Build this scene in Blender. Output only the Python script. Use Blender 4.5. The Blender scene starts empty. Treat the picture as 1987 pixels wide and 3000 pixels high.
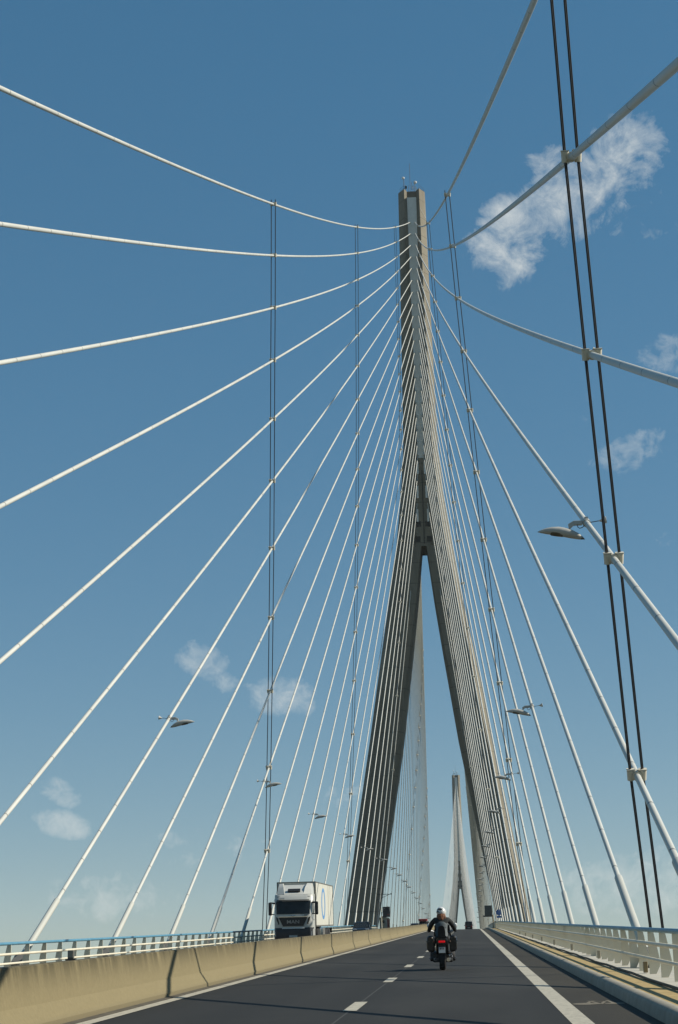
import bpy, bmesh, math, random
from mathutils import Vector, Matrix
R = math.radians
random.seed(4)
S = bpy.context.scene
COL = S.collection

# ------------------------------------------------------------------ camera
CX, CH = 6.014, 1.42
cam = bpy.data.cameras.new('camera'); camo = bpy.data.objects.new('camera', cam); COL.objects.link(camo)
cam.sensor_fit = 'VERTICAL'; cam.sensor_height = 36.0; cam.lens = 58.852
cam.clip_start = 0.2; cam.clip_end = 30000
def cam_axes(pitch, yaw, roll):
    p, y, r = R(pitch), R(yaw), R(roll)
    f = Vector((math.sin(y)*math.cos(p), math.cos(y)*math.cos(p), math.sin(p)))
    rt = Vector((math.cos(y), -math.sin(y), 0)); up = rt.cross(f)
    c, s = math.cos(r), math.sin(r)
    return rt*c + up*s, up*c - rt*s, f
_r, _u, _f = cam_axes(17.1077, -4.0920, -1.1571)
m4 = Matrix((_r, _u, -_f)).transposed().to_4x4(); m4.translation = Vector((CX, 0, CH))
camo.matrix_world = m4
S.camera = camo

# ------------------------------------------------------------------ light and exposure
SUN_EL, SUN_AZ = 38.0, 88.5            # azimuth clockwise from +Y (along the bridge)
sdir = Vector((math.sin(R(SUN_AZ))*math.cos(R(SUN_EL)), math.cos(R(SUN_AZ))*math.cos(R(SUN_EL)), math.sin(R(SUN_EL))))
sun = bpy.data.lights.new('sun', 'SUN'); suno = bpy.data.objects.new('sun', sun); COL.objects.link(suno)
sun.energy = 5.0; sun.angle = R(0.5); sun.color = (1.0, 0.93, 0.80)
suno.location = (60, 0, 220)
suno.rotation_euler = sdir.to_track_quat('Z', 'Y').to_euler()
S.view_settings.view_transform = 'Standard'; S.view_settings.look = 'None'
S.view_settings.exposure = 0.30; S.view_settings.gamma = 1.0
S.view_settings.use_curve_mapping = False
S.cycles.caustics_reflective = False; S.cycles.caustics_refractive = False; S.cycles.max_bounces = 6; S.cycles.sample_clamp_indirect = 0.22; S.cycles.volume_bounces = 0

W = bpy.data.worlds.new('World'); S.world = W; W.use_nodes = True
wn = W.node_tree; wn.nodes.clear()
def N(t, typ, **kw):
    n = t.nodes.new(typ)
    for k, v in kw.items(): setattr(n, k, v)
    return n
def math_node(t, op, a, b=None, clamp=False):
    n = N(t, 'ShaderNodeMath', operation=op, use_clamp=clamp)
    for i, v in enumerate((a, b)):
        if v is None: continue
        if isinstance(v, (int, float)): n.inputs[i].default_value = v
        else: t.links.new(v, n.inputs[i])
    return n.outputs[0]
sky = N(wn, 'ShaderNodeTexSky', sky_type='NISHITA', sun_disc=False)
sky.sun_elevation = R(SUN_EL); sky.sun_rotation = R(SUN_AZ)
sky.altitude = 60; sky.air_density = 0.85; sky.dust_density = 0.0; sky.ozone_density = 0.2
tc = N(wn, 'ShaderNodeTexCoord')
def wnoise(scale, detail, rough, dist=0.0):
    n = N(wn, 'ShaderNodeTexNoise'); n.inputs['Scale'].default_value = scale
    n.inputs['Detail'].default_value = detail; n.inputs['Roughness'].default_value = rough
    n.inputs['Distortion'].default_value = dist
    wn.links.new(tc.outputs['Generated'], n.inputs['Vector']); return n.outputs['Fac']
n1 = wnoise(34, 14, 0.64, 0.9); n2 = wnoise(105, 8, 0.62, 0.5)
nz = math_node(wn, 'ADD', math_node(wn, 'MULTIPLY', n1, 0.72), math_node(wn, 'MULTIPLY', n2, 0.28))
nzf = math_node(wn, 'ADD', math_node(wn, 'MULTIPLY', n1, 0.38), math_node(wn, 'MULTIPLY', n2, 0.62))
def blob(c, sx, sy, rot, amp):
    c = Vector(c).normalized(); e1 = Vector((c.y, -c.x, 0)).normalized(); e2 = e1.cross(c)
    cr, sr = math.cos(R(rot)), math.sin(R(rot))
    a = (e1*cr + e2*sr)/sx; b = (e2*cr - e1*sr)/sy
    out = []
    for v in (a, b):
        d = N(wn, 'ShaderNodeVectorMath', operation='DOT_PRODUCT')
        wn.links.new(tc.outputs['Generated'], d.inputs[0]); d.inputs[1].default_value = v
        out.append(math_node(wn, 'POWER', math_node(wn, 'ABSOLUTE', d.outputs['Value']), 2.0))
    r2 = math_node(wn, 'ADD', out[0], out[1])
    mr = N(wn, 'ShaderNodeMapRange', interpolation_type='SMOOTHSTEP')
    wn.links.new(r2, mr.inputs['Value'])
    mr.inputs['From Min'].default_value = 0.0; mr.inputs['From Max'].default_value = 1.6
    mr.inputs['To Min'].default_value = amp; mr.inputs['To Max'].default_value = 0.0
    return mr.outputs['Result']
def group(blobs, amp, thr, gain, nzv, k=.36):
    m = None
    for c in blobs:
        o = blob(*c); m = o if m is None else math_node(wn, 'MAXIMUM', m, o)
    t_ = math_node(wn, 'SUBTRACT', thr, math_node(wn, 'MULTIPLY', m, k))
    d = math_node(wn, 'MULTIPLY', math_node(wn, 'SUBTRACT', nzv, t_), gain, clamp=True)
    d = math_node(wn, 'MULTIPLY', d, math_node(wn, 'MULTIPLY', m, 3.0, clamp=True))
    return math_node(wn, 'MULTIPLY', d, amp)
BRIGHT = [((.106, .874, .478), .032, .027, 50, 1), ((.074, .885, .464), .046, .022, 28, 1), ((.038, .895, .444), .034, .022, 40, .95), ((.044, .902, .430), .024, .016, 60, .85), ((.064, .879, .478), .014, .020, 60, .75), ((.085, .892, .448), .034, .016, 10, .7), ((.090, .880, .468), .030, .022, 30, .95), ((.060, .890, .454), .024, .020, 30, .9)]
FAINT = [((-.152, .967, .210), .017, .012, -15, 1.1), ((-.105, .977, .188), .022, .014, -8, 1.1), ((-.140, .97, .197), .020, .007, -8, .8),
         ((-.236, .963, .134), .016, .008, -25, .9), ((-.233, .965, .115), .018, .009, -16, 1.25), ((-.209, .976, .069), .010, .011, 0, 1.15), ((-.20, .97, .075), .05, .016, 0, .7),
         ((.128, .922, .372), .024, .014, 0, .95), ((.105, .940, .320), .026, .012, 20, .85), ((.10, .991, .075), .050, .022, 0, .95), ((.128, .95, .27), .02, .008, 0, .42), ((.085, .93, .34), .02, .02, 50, .3),
         ((-.06, .985, .13), .03, .010, 0, .6), ((-.15, .975, .10), .05, .014, 0, .55), ((.12, .885, .44), .05, .03, 0, .3)]
cov = math_node(wn, 'ADD', group(BRIGHT, 1.0, .685, 2.5, nz, .34), group(FAINT, .46, .665, 3.2, nzf, .31), clamp=True)
mixc = N(wn, 'ShaderNodeMix', data_type='RGBA')
mixc.inputs['B'].default_value = (4.3, 4.4, 4.2, 1)
wn.links.new(cov, mixc.inputs['Factor'])
hsv = N(wn, 'ShaderNodeHueSaturation'); hsv.inputs['Saturation'].default_value = 1.92; hsv.inputs['Hue'].default_value = 0.4915
gm = N(wn, 'ShaderNodeGamma'); gm.inputs['Gamma'].default_value = 0.53
wn.links.new(sky.outputs['Color'], gm.inputs['Color']); wn.links.new(gm.outputs['Color'], hsv.inputs['Color']); wn.links.new(hsv.outputs['Color'], mixc.inputs['A'])
bg = N(wn, 'ShaderNodeBackground'); bg.inputs['Strength'].default_value = 0.149
wn.links.new(mixc.outputs['Result'], bg.inputs['Color'])
wo = N(wn, 'ShaderNodeOutputWorld'); wn.links.new(bg.outputs[0], wo.inputs['Surface'])

# ------------------------------------------------------------------ helpers
def tag(o, label=None, cat=None, group=None, kind=None):
    if label: o['label'] = label
    if cat: o['category'] = cat
    if group: o['group'] = group
    if kind: o['kind'] = kind
    return o
def thing(name, label, cat, loc=(0, 0, 0), rot=(0, 0, 0), group=None):
    o = bpy.data.objects.new(name, None); COL.objects.link(o)
    o.empty_display_size = 0.3; o.location = loc; o.rotation_euler = rot
    return tag(o, label, cat, group)
class MB:
    def __init__(s): s.v = []; s.f = []; s.uv = {}
    def add(s, vs, fs):
        b = len(s.v); s.v += [tuple(v) for v in vs]; s.f += [tuple(i+b for i in f) for f in fs]; return s
    def box(s, c, d, rot=None):
        h = [x/2 for x in d]; vs = [Vector((sx*h[0], sy*h[1], sz*h[2])) for sz in (-1, 1) for sy in (-1, 1) for sx in (-1, 1)]
        if rot: vs = [rot @ v for v in vs]
        vs = [v + Vector(c) for v in vs]
        return s.add(vs, [(0, 2, 3, 1), (4, 5, 7, 6), (0, 1, 5, 4), (2, 6, 7, 3), (0, 4, 6, 2), (1, 3, 7, 5)])
    def bar(s, a, b, w, h=None):
        a, b = Vector(a), Vector(b); d = b-a
        q = d.to_track_quat('Z', 'Y').to_matrix()
        return s.box((a+b)/2, (w, h or w, d.length), q)
    def loft(s, rings, caps=True, closed=True):
        n = len(rings[0]); vs = [p for r in rings for p in r]; fs = []
        for i in range(len(rings)-1):
            for j in range(n if closed else n-1):
                k = (j+1) % n
                fs.append((i*n+j, i*n+k, (i+1)*n+k, (i+1)*n+j))
        if caps and closed:
            fs.append(tuple(range(n-1, -1, -1))); fs.append(tuple((len(rings)-1)*n+j for j in range(n)))
        return s.add(vs, fs)
    def tube(s, pts, rad, n=10, caps=True, sq=1.0, uvlen=False):
        pts = [Vector(p) for p in pts]
        if not hasattr(rad, '__len__'): rad = [rad]*len(pts)
        rings = []; base = len(s.v); L = 0; ls = []
        t0 = (pts[1]-pts[0]).normalized()
        ref = Vector((0, 0, 1)) if abs(t0.z) < .9 else Vector((1, 0, 0))
        x = ref.cross(t0).normalized()
        for i, p in enumerate(pts):
            t = (pts[min(i+1, len(pts)-1)]-pts[max(i-1, 0)]).normalized()
            x = (x - t*x.dot(t)).normalized(); y = t.cross(x)
            if i: L += (p-pts[i-1]).length
            ls.append(L)
            rings.append([p + (x*math.cos(2*math.pi*k/n) + y*sq*math.sin(2*math.pi*k/n))*rad[i] for k in range(n)])
        s.loft(rings, caps)
        if uvlen:
            for i in range(len(pts)):
                for k in range(n): s.uv[base+i*n+k] = ls[i]
        return s
    def lathe(s, prof, c=(0, 0, 0), axis='Z', n=16):
        rings = []
        for r, z in prof:
            ring = []
            for k in range(n):
                a = 2*math.pi*k/n; x, y = r*math.cos(a), r*math.sin(a)
                ring.append(Vector(c)+Vector({'Z': (x, y, z), 'Y': (x, z, y), 'X': (z, x, y)}[axis]))
            rings.append(ring)
        return s.loft(rings)
    def prism(s, poly, axis, a, b):
        def P(u, v, w): return {'X': (w, u, v), 'Y': (u, w, v), 'Z': (u, v, w)}[axis]
        return s.loft([[P(u, v, a) for u, v in poly], [P(u, v, b) for u, v in poly]])
    def sphere(s, c, r, n=12, m=8):
        c = Vector(c); r = Vector(r) if hasattr(r, '__len__') else Vector((r, r, r))
        rings = []
        for i in range(m+1):
            th = math.pi*(i+.02*(i == 0)-.02*(i == m))/m
            rings.append([c+Vector((r.x*math.sin(th)*math.cos(2*math.pi*k/n), r.y*math.sin(th)*math.sin(2*math.pi*k/n), -r.z*math.cos(th))) for k in range(n)])
        return s.loft(rings)
    def build(s, name, mat, parent=None, org=(0, 0, 0), smooth=False, bevel=0, label=None, kind=None, recalc=True):
        o3 = Vector(org)
        me = bpy.data.meshes.new(name); me.from_pydata([tuple(Vector(v)-o3) for v in s.v], [], s.f)
        if s.uv:
            u = me.uv_layers.new(name='len')
            for l in me.loops: u.data[l.index].uv = (s.uv.get(l.vertex_index, 0), 0)
        if recalc:
            bm = bmesh.new(); bm.from_mesh(me); bmesh.ops.recalc_face_normals(bm, faces=bm.faces); bm.to_mesh(me); bm.free()
        me.materials.append(mat)
        o = bpy.data.objects.new(name, me); COL.objects.link(o)
        if parent: o.parent = parent
        else: o.location = o3
        if smooth:
            me.polygons.foreach_set('use_smooth', [True]*len(me.polygons))
            try: me.set_sharp_from_angle(angle=R(40))
            except Exception: pass
        if bevel:
            bv = o.modifiers.new('bevel', 'BEVEL'); bv.width = bevel; bv.segments = 2; bv.limit_method = 'ANGLE'; bv.angle_limit = R(35)
        return tag(o, label, None, None, kind)

# ------------------------------------------------------------------ materials
def newmat(name):
    m = bpy.data.materials.new(name); m.use_nodes = True
    t = m.node_tree; return m, t, t.nodes['Principled BSDF']
def ramp(t, fac, stops):
    r = N(t, 'ShaderNodeValToRGB'); e = r.color_ramp.elements
    while len(e) < len(stops): e.new(.5)
    for el, (p, c) in zip(e, stops): el.position = p; el.color = (*c, 1) if len(c) == 3 else c
    t.links.new(fac, r.inputs['Fac']); return r.outputs['Color']
def noise(t, scale, detail=6, rough=.6, vec=None, stretch=None, coord='Object'):
    n = N(t, 'ShaderNodeTexNoise'); n.inputs['Scale'].default_value = scale; n.inputs['Detail'].default_value = detail; n.inputs['Roughness'].default_value = rough
    c = N(t, 'ShaderNodeTexCoord').outputs[coord]
    if stretch:
        mp = N(t, 'ShaderNodeMapping'); mp.inputs['Scale'].default_value = stretch; t.links.new(c, mp.inputs['Vector']); c = mp.outputs['Vector']
    t.links.new(c, n.inputs['Vector']); return n.outputs['Fac']
def mixrgb(t, fac, a, b, mode='MIX'):
    n = N(t, 'ShaderNodeMix', data_type='RGBA', blend_type=mode)
    for key, v in (('Factor', fac), ('A', a), ('B', b)):
        if isinstance(v, (int, float)): n.inputs[key].default_value = v
        elif isinstance(v, tuple): n.inputs[key].default_value = (*v[:3], 1)
        else: t.links.new(v, n.inputs[key])
    return n.outputs['Result']
def bump(t, b, h, strength, dist=.02):
    n = N(t, 'ShaderNodeBump'); n.inputs['Strength'].default_value = strength; n.inputs['Distance'].default_value = dist
    t.links.new(h, n.inputs['Height']); t.links.new(n.outputs['Normal'], b.inputs['Normal'])
def pm(name, col, rough=.55, metal=0, var=.12, scale=4, coat=0, bmp=0, stretch=None):
    m, t, b = newmat(name)
    nz = noise(t, scale, stretch=stretch)
    lo = tuple(c*(1-var) for c in col); hi = tuple(min(1, c*(1+var)) for c in col)
    t.links.new(ramp(t, nz, [(.3, lo), (.7, hi)]), b.inputs['Base Color'])
    b.inputs['Roughness'].default_value = rough; b.inputs['Metallic'].default_value = metal
    if coat: b.inputs['Coat Weight'].default_value = coat; b.inputs['Coat Roughness'].default_value = .08
    if bmp: bump(t, b, nz, bmp)
    return m
def objsep(t, coord='Object'):
    s = N(t, 'ShaderNodeSeparateXYZ'); t.links.new(N(t, 'ShaderNodeTexCoord').outputs[coord], s.inputs[0]); return s.outputs
def line_every(t, v, L, w):
    fr = math_node(t, 'FRACT', math_node(t, 'DIVIDE', v, L))
    return math_node(t, 'LESS_THAN', fr, w/L)

def mat_concrete():
    m, t, b = newmat('pylon_concrete')
    x, y, z = objsep(t)
    st = noise(t, .35, 8, .65, stretch=(1.6, 1.6, .18)); fine = noise(t, 2.2, 6, .6)
    c = ramp(t, st, [(.28, (.150, .134, .100)), (.55, (.230, .209, .160)), (.78, (.285, .260, .203))])
    c = mixrgb(t, math_node(t, 'MULTIPLY', fine, .5), c, (.165, .147, .112))
    blot = noise(t, .16, 5, .6, stretch=(1, 1, .45)); c = mixrgb(t, math_node(t, 'MULTIPLY', math_node(t, 'SUBTRACT', blot, .45), 2.4, clamp=True), c, (.115, .102, .076))
    ln = line_every(t, math_node(t, 'ADD', z, 200), 4.1, .16)
    c = mixrgb(t, math_node(t, 'MULTIPLY', ln, .55), c, (.075, .065, .045))
    t.links.new(c, b.inputs['Base Color']); b.inputs['Roughness'].default_value = .9
    bump(t, b, fine, .25); return m
def mat_barrier():
    m, t, b = newmat('barrier_concrete')
    x, y, z = objsep(t)
    streak = noise(t, 1.0, 8, .65, stretch=(3, 3.2, .35)); sp = noise(t, 14, 5, .6); big = noise(t, .35, 4, .5)
    c = ramp(t, sp, [(.3, (.166, .135, .067)), (.7, (.205, .167, .086))])
    c = mixrgb(t, math_node(t, 'MULTIPLY', big, .35), c, (.150, .124, .062))
    hz = N(t, 'ShaderNodeAttribute'); hz.attribute_name = 'hgt'
    top = N(t, 'ShaderNodeMapRange'); t.links.new(hz.outputs['Fac'], top.inputs['Value'])
    top.inputs['From Min'].default_value = .40; top.inputs['From Max'].default_value = .90
    f = math_node(t, 'MULTIPLY', math_node(t, 'POWER', top.outputs['Result'], 1.5), math_node(t, 'MULTIPLY', math_node(t, 'SUBTRACT', streak, .30), 4.2, clamp=True), clamp=True)
    c = mixrgb(t, math_node(t, 'MULTIPLY', f, .85), c, (.038, .030, .011))
    low = N(t, 'ShaderNodeMapRange'); t.links.new(hz.outputs['Fac'], low.inputs['Value'])
    low.inputs['From Min'].default_value = .14; low.inputs['From Max'].default_value = 0.0
    c = mixrgb(t, math_node(t, 'MULTIPLY', math_node(t, 'MULTIPLY', low.outputs['Result'], sp), .9, clamp=True), c, (.10, .085, .055))
    t.links.new(c, b.inputs['Base Color']); b.inputs['Roughness'].default_value = .92
    bump(t, b, sp, .35, .01); return m
def mat_stay(name, col, joint=True):
    m, t, b = newmat(name)
    nz = noise(t, .35, 3, .5); fine = noise(t, 2.5, 2, .5)
    c = ramp(t, nz, [(.3, tuple(k*.86 for k in col)), (.68, col)])
    c = mixrgb(t, math_node(t, 'MULTIPLY', fine, .18), c, (.50, .48, .40))
    if joint:
        uv = N(t, 'ShaderNodeUVMap'); uv.uv_map = 'len'
        s = N(t, 'ShaderNodeSeparateXYZ'); t.links.new(uv.outputs[0], s.inputs[0])
        ln = line_every(t, s.outputs[0], 3.15, .07)
        c = mixrgb(t, math_node(t, 'MULTIPLY', ln, .75), c, (.10, .095, .08))
    t.links.new(c, b.inputs['Base Color']); b.inputs['Roughness'].default_value = .42; return m
def mat_asphalt(name, col, dirt):
    m, t, b = newmat(name)
    x, y, z = objsep(t)
    g = noise(t, 38, 4, .75); big = noise(t, .8, 7, .62, stretch=(1.6, .06, 1)); mid = noise(t, 2.2, 6, .65, stretch=(1, .5, 1)); patch = noise(t, .22, 3, .5, stretch=(1, .35, 1)); sp = noise(t, 6, 3, .6)
    c = ramp(t, g, [(.32, tuple(k*.5 for k in col)), (.55, col), (.78, tuple(k*2.0 for k in col))])
    tr = math_node(t, 'COSINE', math_node(t, 'MULTIPLY', math_node(t, 'SUBTRACT', x, 1.15), 2*math.pi/1.82))
    tr = math_node(t, 'MULTIPLY', math_node(t, 'ADD', tr, 1.0), .5)
    w = math_node(t, 'MULTIPLY', tr, math_node(t, 'MULTIPLY', math_node(t, 'SUBTRACT', big, .25), 1.8, clamp=True), clamp=True)
    c = mixrgb(t, math_node(t, 'MULTIPLY', w, .75), c, dirt)
    c = mixrgb(t, math_node(t, 'MULTIPLY', math_node(t, 'SUBTRACT', mid, .42), 1.6, clamp=True), c, tuple(k*.62 for k in col))
    c = mixrgb(t, math_node(t, 'MULTIPLY', math_node(t, 'SUBTRACT', patch, .50), 2.2, clamp=True), c, tuple(k*1.35 for k in dirt))
    c = mixrgb(t, math_node(t, 'MULTIPLY', math_node(t, 'SUBTRACT', sp, .68), 6, clamp=True), c, tuple(k*.35 for k in col))
    t.links.new(c, b.inputs['Base Color']); b.inputs['Roughness'].default_value = .85
    b.inputs['Specular IOR Level'].default_value = .3
    bump(t, b, g, .5, .006); return m
def mat_paint(name, col, under, wear=.5):
    m, t, b = newmat(name)
    a = noise(t, 9, 8, .7); s = noise(t, 1.2, 4, .6)
    f = math_node(t, 'MULTIPLY', math_node(t, 'SUBTRACT', a, .66-wear*.3), 3.0, clamp=True)
    f = math_node(t, 'MULTIPLY', f, math_node(t, 'ADD', s, .2), clamp=True)
    t.links.new(mixrgb(t, f, col, under), b.inputs['Base Color']); b.inputs['Roughness'].default_value = .7; return m
def mat_glass(name, col=(.012, .015, .017)):
    m, t, b = newmat(name)
    n = noise(t, 2, 3); t.links.new(ramp(t, n, [(.3, col), (.7, tuple(k*1.8 for k in col))]), b.inputs['Base Color'])
    b.inputs['Roughness'].default_value = .08; b.inputs['Specular IOR Level'].default_value = .3; return m
def mat_glow(name, col, st):
    m, t, b = newmat(name); b.inputs['Base Color'].default_value = (*col, 1)
    b.inputs['Emission Color'].default_value = (*col, 1); b.inputs['Emission Strength'].default_value = st
    b.inputs['Roughness'].default_value = .3; return m

CONC = mat_concrete(); BARR = mat_barrier()
STAY = mat_stay('stay_sheath', (.56, .56, .51)); SLEEVE = mat_stay('sleeve_paint', (.47, .47, .42), False)
ROPE = pm('tie_rope', (.009, .011, .015), .6, 0, .05, 3)
CLAMP = pm('clamp_paint', (.62, .58, .47), .5, 0, .1, 8)
ASPH = mat_asphalt('asphalt', (.0165, .017, .016), (.028, .0275, .025)); ASPH2 = mat_asphalt('shoulder_asphalt', (.031, .0275, .020), (.039, .034, .024))
PAINT = mat_paint('road_paint', (.42, .39, .31), (.05, .047, .04), .72); PAINTOLD = mat_paint('worn_paint', (.17, .145, .10), (.05, .045, .033), .7)
SEAM = pm('seam_sealant', (.045, .044, .04), .8)
KERB = pm('kerb_concrete', (.27, .245, .19), .75, 0, .18, 3, bmp=.15)
YELLOW = pm('walkway_resin', (.35, .255, .105), .85, 0, .22, 5, bmp=.2); GREYW = pm('walkway_steel', (.42, .40, .34), .7, 0, .15, 3)
STEEL = pm('box_steel', (.74, .74, .69), .6, 0, .06, 1.2); RAILW = pm('railing_white', (.64, .59, .46), .5, 0, .1, 2)
RAILB = pm('railing_blue', (.085, .23, .33), .45, 0, .15, 3); DARKM = pm('dark_metal', (.05, .05, .05), .5, .3)
HOSE = pm('hose_rubber', (.075, .06, .035), .8); BROWNBOX = pm('box_brown', (.22, .17, .09), .7); GREYBOX = pm('grey_plastic', (.13, .125, .11), .6)
LAMPW = pm('lamp_paint', (.43, .42, .38), .4, 0, .1, 3); LENS = mat_glass('lamp_lens', (.10, .085, .06)); BLACK = pm('black_plastic', (.014, .014, .015), .45)
WHITE = pm('truck_white', (.50, .50, .46), .35, 0, .05, 1.5, .3); TRAILER = pm('trailer_white', (.54, .53, .46), .5, 0, .07, 1.0)
GLASS = mat_glass('window_glass'); CHROME = pm('chrome', (.6, .6, .6), .22, 1, .1); RUBBER = pm('tyre_rubber', (.018, .018, .018), .85)
CARBLACK = pm('car_paint_black', (.008, .009, .010), .3, 0, .1, 3, .25); CARGREY = pm('car_paint_grey', (.07, .075, .08), .3, .2, .1, 3, .8)
BIKEBLK = pm('bike_black', (.006, .006, .007), .3, 0, .1, 4)
RED = pm('red_paint', (.45, .03, .03), .4, 0, .15, 4); REDLIT = mat_glow('tail_light_red', (.7, .004, .010), .35); REDOFF = pm('lamp_red', (.35, .015, .015), .25)
HEADL = pm('headlight_glass', (.5, .52, .54), .12, .3, .1, 6); BLUE = pm('sign_blue', (.03, .11, .34), .5, 0, .08); SIGNW = pm('sign_white', (.62, .62, .6), .5)
LOGO = pm('logo_blue', (.08, .24, .50), .5); SIGNG = pm('sign_back', (.050, .055, .052), .6); CABIN = pm('cabin_cream', (.45, .38, .26), .8, 0, .15, 2)
WATER = pm('estuary_water', (.05, .06, .05), .7, 0, .3, .01)
DARKC = pm('seam_and_painted_shade', (.05, .047, .04), .9)  # dark seam colour, also the painted shade of the web openings
JACKET = pm('jacket_dark', (.009, .012, .012), .85, 0, .2, 12); PANEL = pm('jacket_panel', (.036, .054, .062), .65, 0, .12, 10); SKINH = pm('hair_red', (.15, .05, .012), .6, 0, .4, 30, stretch=(3, 3, .5))
HELM = pm('helmet_white', (.62, .62, .60), .22, 0, .1, 10, .8); HELMD = pm('helmet_graphic', (.09, .11, .12), .3); TROUSER = pm('trousers_black', (.014, .014, .016), .75)
PLATEW = pm('plate_white', (.40, .43, .42), .5)

# ------------------------------------------------------------------ bridge geometry
GR, S0, RV = .0583059, 241.2, 7100.0
def rz(y):
    z = GR*y
    if y > S0: z -= (y-S0)**2/(2*RV)
    return z
D, SPAN = 316.86, 856.0
def yrange(a, b, step):
    n = max(1, int(round((b-a)/step))); return [a+(b-a)*i/n for i in range(n+1)]
def strip(name, x0, x1, dz, ya, yb, mat, parent=None, step=5, kind=None):
    mb = MB(); ys = yrange(ya, yb, step); vs = []; fs = []
    for y in ys: vs += [(x0, y, rz(y)+dz), (x1, y, rz(y)+dz)]
    for i in range(len(ys)-1): fs.append((2*i, 2*i+1, 2*i+3, 2*i+2))
    mb.add(vs, fs); return mb.build(name, mat, parent, kind=kind)
def extrude_y(prof, ya, yb, step=5, mb=None):
    mb = mb or MB(); mb.loft([[(x, y, rz(y)+z) for x, z in prof] for y in yrange(ya, yb, step)]); return mb
Y0, Y1 = -25, 1560
wt = MB(); wt.add([(-1150, -500, -38), (1150, -500, -38), (1150, 2500, -38), (-1150, 2500, -38)], [(0, 1, 2, 3)]); wt.build('water', WATER, kind='structure')
extrude_y([(-11.2, -.03), (-11.2, -.5), (-6, -2.6), (6, -2.6), (11.2, -.5), (11.2, -.03)], Y0, Y1, 20).build('bridge_deck', pm('deck_concrete', (.3, .29, .26), .9), kind='structure')
road = strip('road', -1.05, 7.62, 0, Y0, Y1, ASPH, kind='structure')
strip('opposite_road', -8.75, -1.05, 0, Y0, Y1, ASPH, kind='structure')
strip('road_shoulder', 7.62, 8.6, 0, Y0, Y1, ASPH2, kind='structure')
strip('opposite_shoulder', -9.9, -8.75, 0, Y0, Y1, ASPH2, kind='structure')
strip('gutter', -.40, -.10, .004, Y0, 420, pm('gutter_dirt', (.075, .064, .044), .9, 0, .4, 5), kind='structure')
# markings: parts of the road
strip('edge_line', 7.34, 7.64, .004, Y0, 600, PAINT, road); strip('edge_line', -.08, .17, .008, Y0, 600, PAINT, road)
strip('joint_line', 3.955, 3.985, .004, Y0, 420, SEAM, road)
for k in range(-2, 32):
    y = 30.2+13*k-1.6; strip('lane_dash', 3.86, 4.09, .008, y, y+3.1, PAINT, road, 3.2)
bs = MB()
def flat_ring(cx, cy, r0, r1, ry):
    vs = []; n = 28
    for i in range(n):
        a = 2*math.pi*i/n
        for r in (r0, r1):
            x, y = cx+r*math.cos(a), cy+r*ry*math.sin(a); vs.append((x, y, rz(y)+.005))
    bs.add(vs, [(2*i, 2*i+1, (2*i+3) % (2*n), (2*i+2) % (2*n)) for i in range(n)])
def flat_bar(a, b, w):
    a, b = Vector(a), Vector(b); d = (b-a).normalized(); nn = Vector((-d.y, d.x))*w/2
    bs.add([(p.x, p.y, rz(p.y)+.0055) for p in (a+nn, b+nn, b-nn, a-nn)], [(0, 1, 2, 3)])
flat_ring(7.88, 29.35, .02, .225, 1.3); flat_ring(8.36, 29.35, .02, .17, 1.3)
for a, b in (((7.88, 29.3), (8.02, 30.2)), ((8.02, 30.2), (8.25, 30.05)), ((8.25, 30.05), (8.12, 29.2)), ((8.12, 29.2), (8.02, 30.1)), ((8.30, 30.4), (8.36, 29.3)), ((7.96, 30.3), (8.1, 30.35)), ((8.12, 29.2), (7.9, 29.3))):
    flat_bar(a, b, .06)
bs.build('bicycle_symbol', PAINTOLD, road)
# kerb (raised rounded edge, one joint every 15.4 m)
kb = MB()
kp = [(8.56, 0), (8.585, .14), (8.625, .195), (8.70, .215), (8.80, .20), (8.90, .13), (8.96, .02)]
y = 37.8-15.4*5
while y < 560:
    extrude_y(kp, y+.03, y+15.37, 4, kb); y += 15.4
kb.build('kerb', KERB, smooth=True, kind='structure')
kb = MB(); extrude_y([(-x, z) for x, z in kp], Y0, 560, 8, kb); 
for i, v in enumerate(kb.v): kb.v[i] = (v[0]-1.3, v[1], v[2])
kb.build('opposite_kerb', KERB, smooth=True, kind='structure')
strip('pavement', 8.955, 9.80, .03, Y0, 560, YELLOW, kind='structure')
strip('pavement_edge', 9.80, 11.1, .03, Y0, 560, GREYW, kind='structure')
strip('opposite_pavement', -11.1, -10.2, .03, Y0, 560, GREYW, kind='structure')
hs = MB(); hs.tube([(9.83+.02*math.sin(y*.31)+.012*math.sin(y*.9), y, rz(y)+.065+.008*math.sin(y*.8)) for y in yrange(20, 300, 2)], .032, 7)
tag(hs.build('cable_hose', HOSE, org=(9.83, 20, rz(20)), smooth=True), 'brown hose lying along the yellow walkway below the right railing', 'hose')

# central barrier
bp = [(-.34, 0), (-.34, .08), (-.49, .34), (-.59, .895), (-.61, .91), (-.79, .91), (-.81, .895), (-.91, .34), (-1.06, .08), (-1.06, 0)]
mb = extrude_y(bp, Y0, 600, 3)
bo = mb.build('central_barrier', BARR, org=(-.7, 40, rz(40)))
at = bo.data.attributes.new('hgt', 'FLOAT', 'POINT')
for i, v in enumerate(mb.v): at.data[i].value = v[2]-rz(v[1])
tag(bo, 'long tan concrete barrier with dark mossy top edge between the carriageways', 'barrier')
dl = thing('delineator', 'small grey reflector box standing on top of the concrete barrier', 'reflector', (-.70, 28.64, rz(28.64)+.91))
MB().box((0, 0, .012), (.17, .10, .024)).build('base_plate', DARKM, dl)
MB().box((0, 0, .095), (.105, .06, .14)).build('housing', GREYBOX, dl, bevel=.01)
MB().box((0, -.032, .10), (.075, .008, .10)).build('reflector', pm('reflector_grey', (.2, .19, .16), .3), dl)

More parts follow.
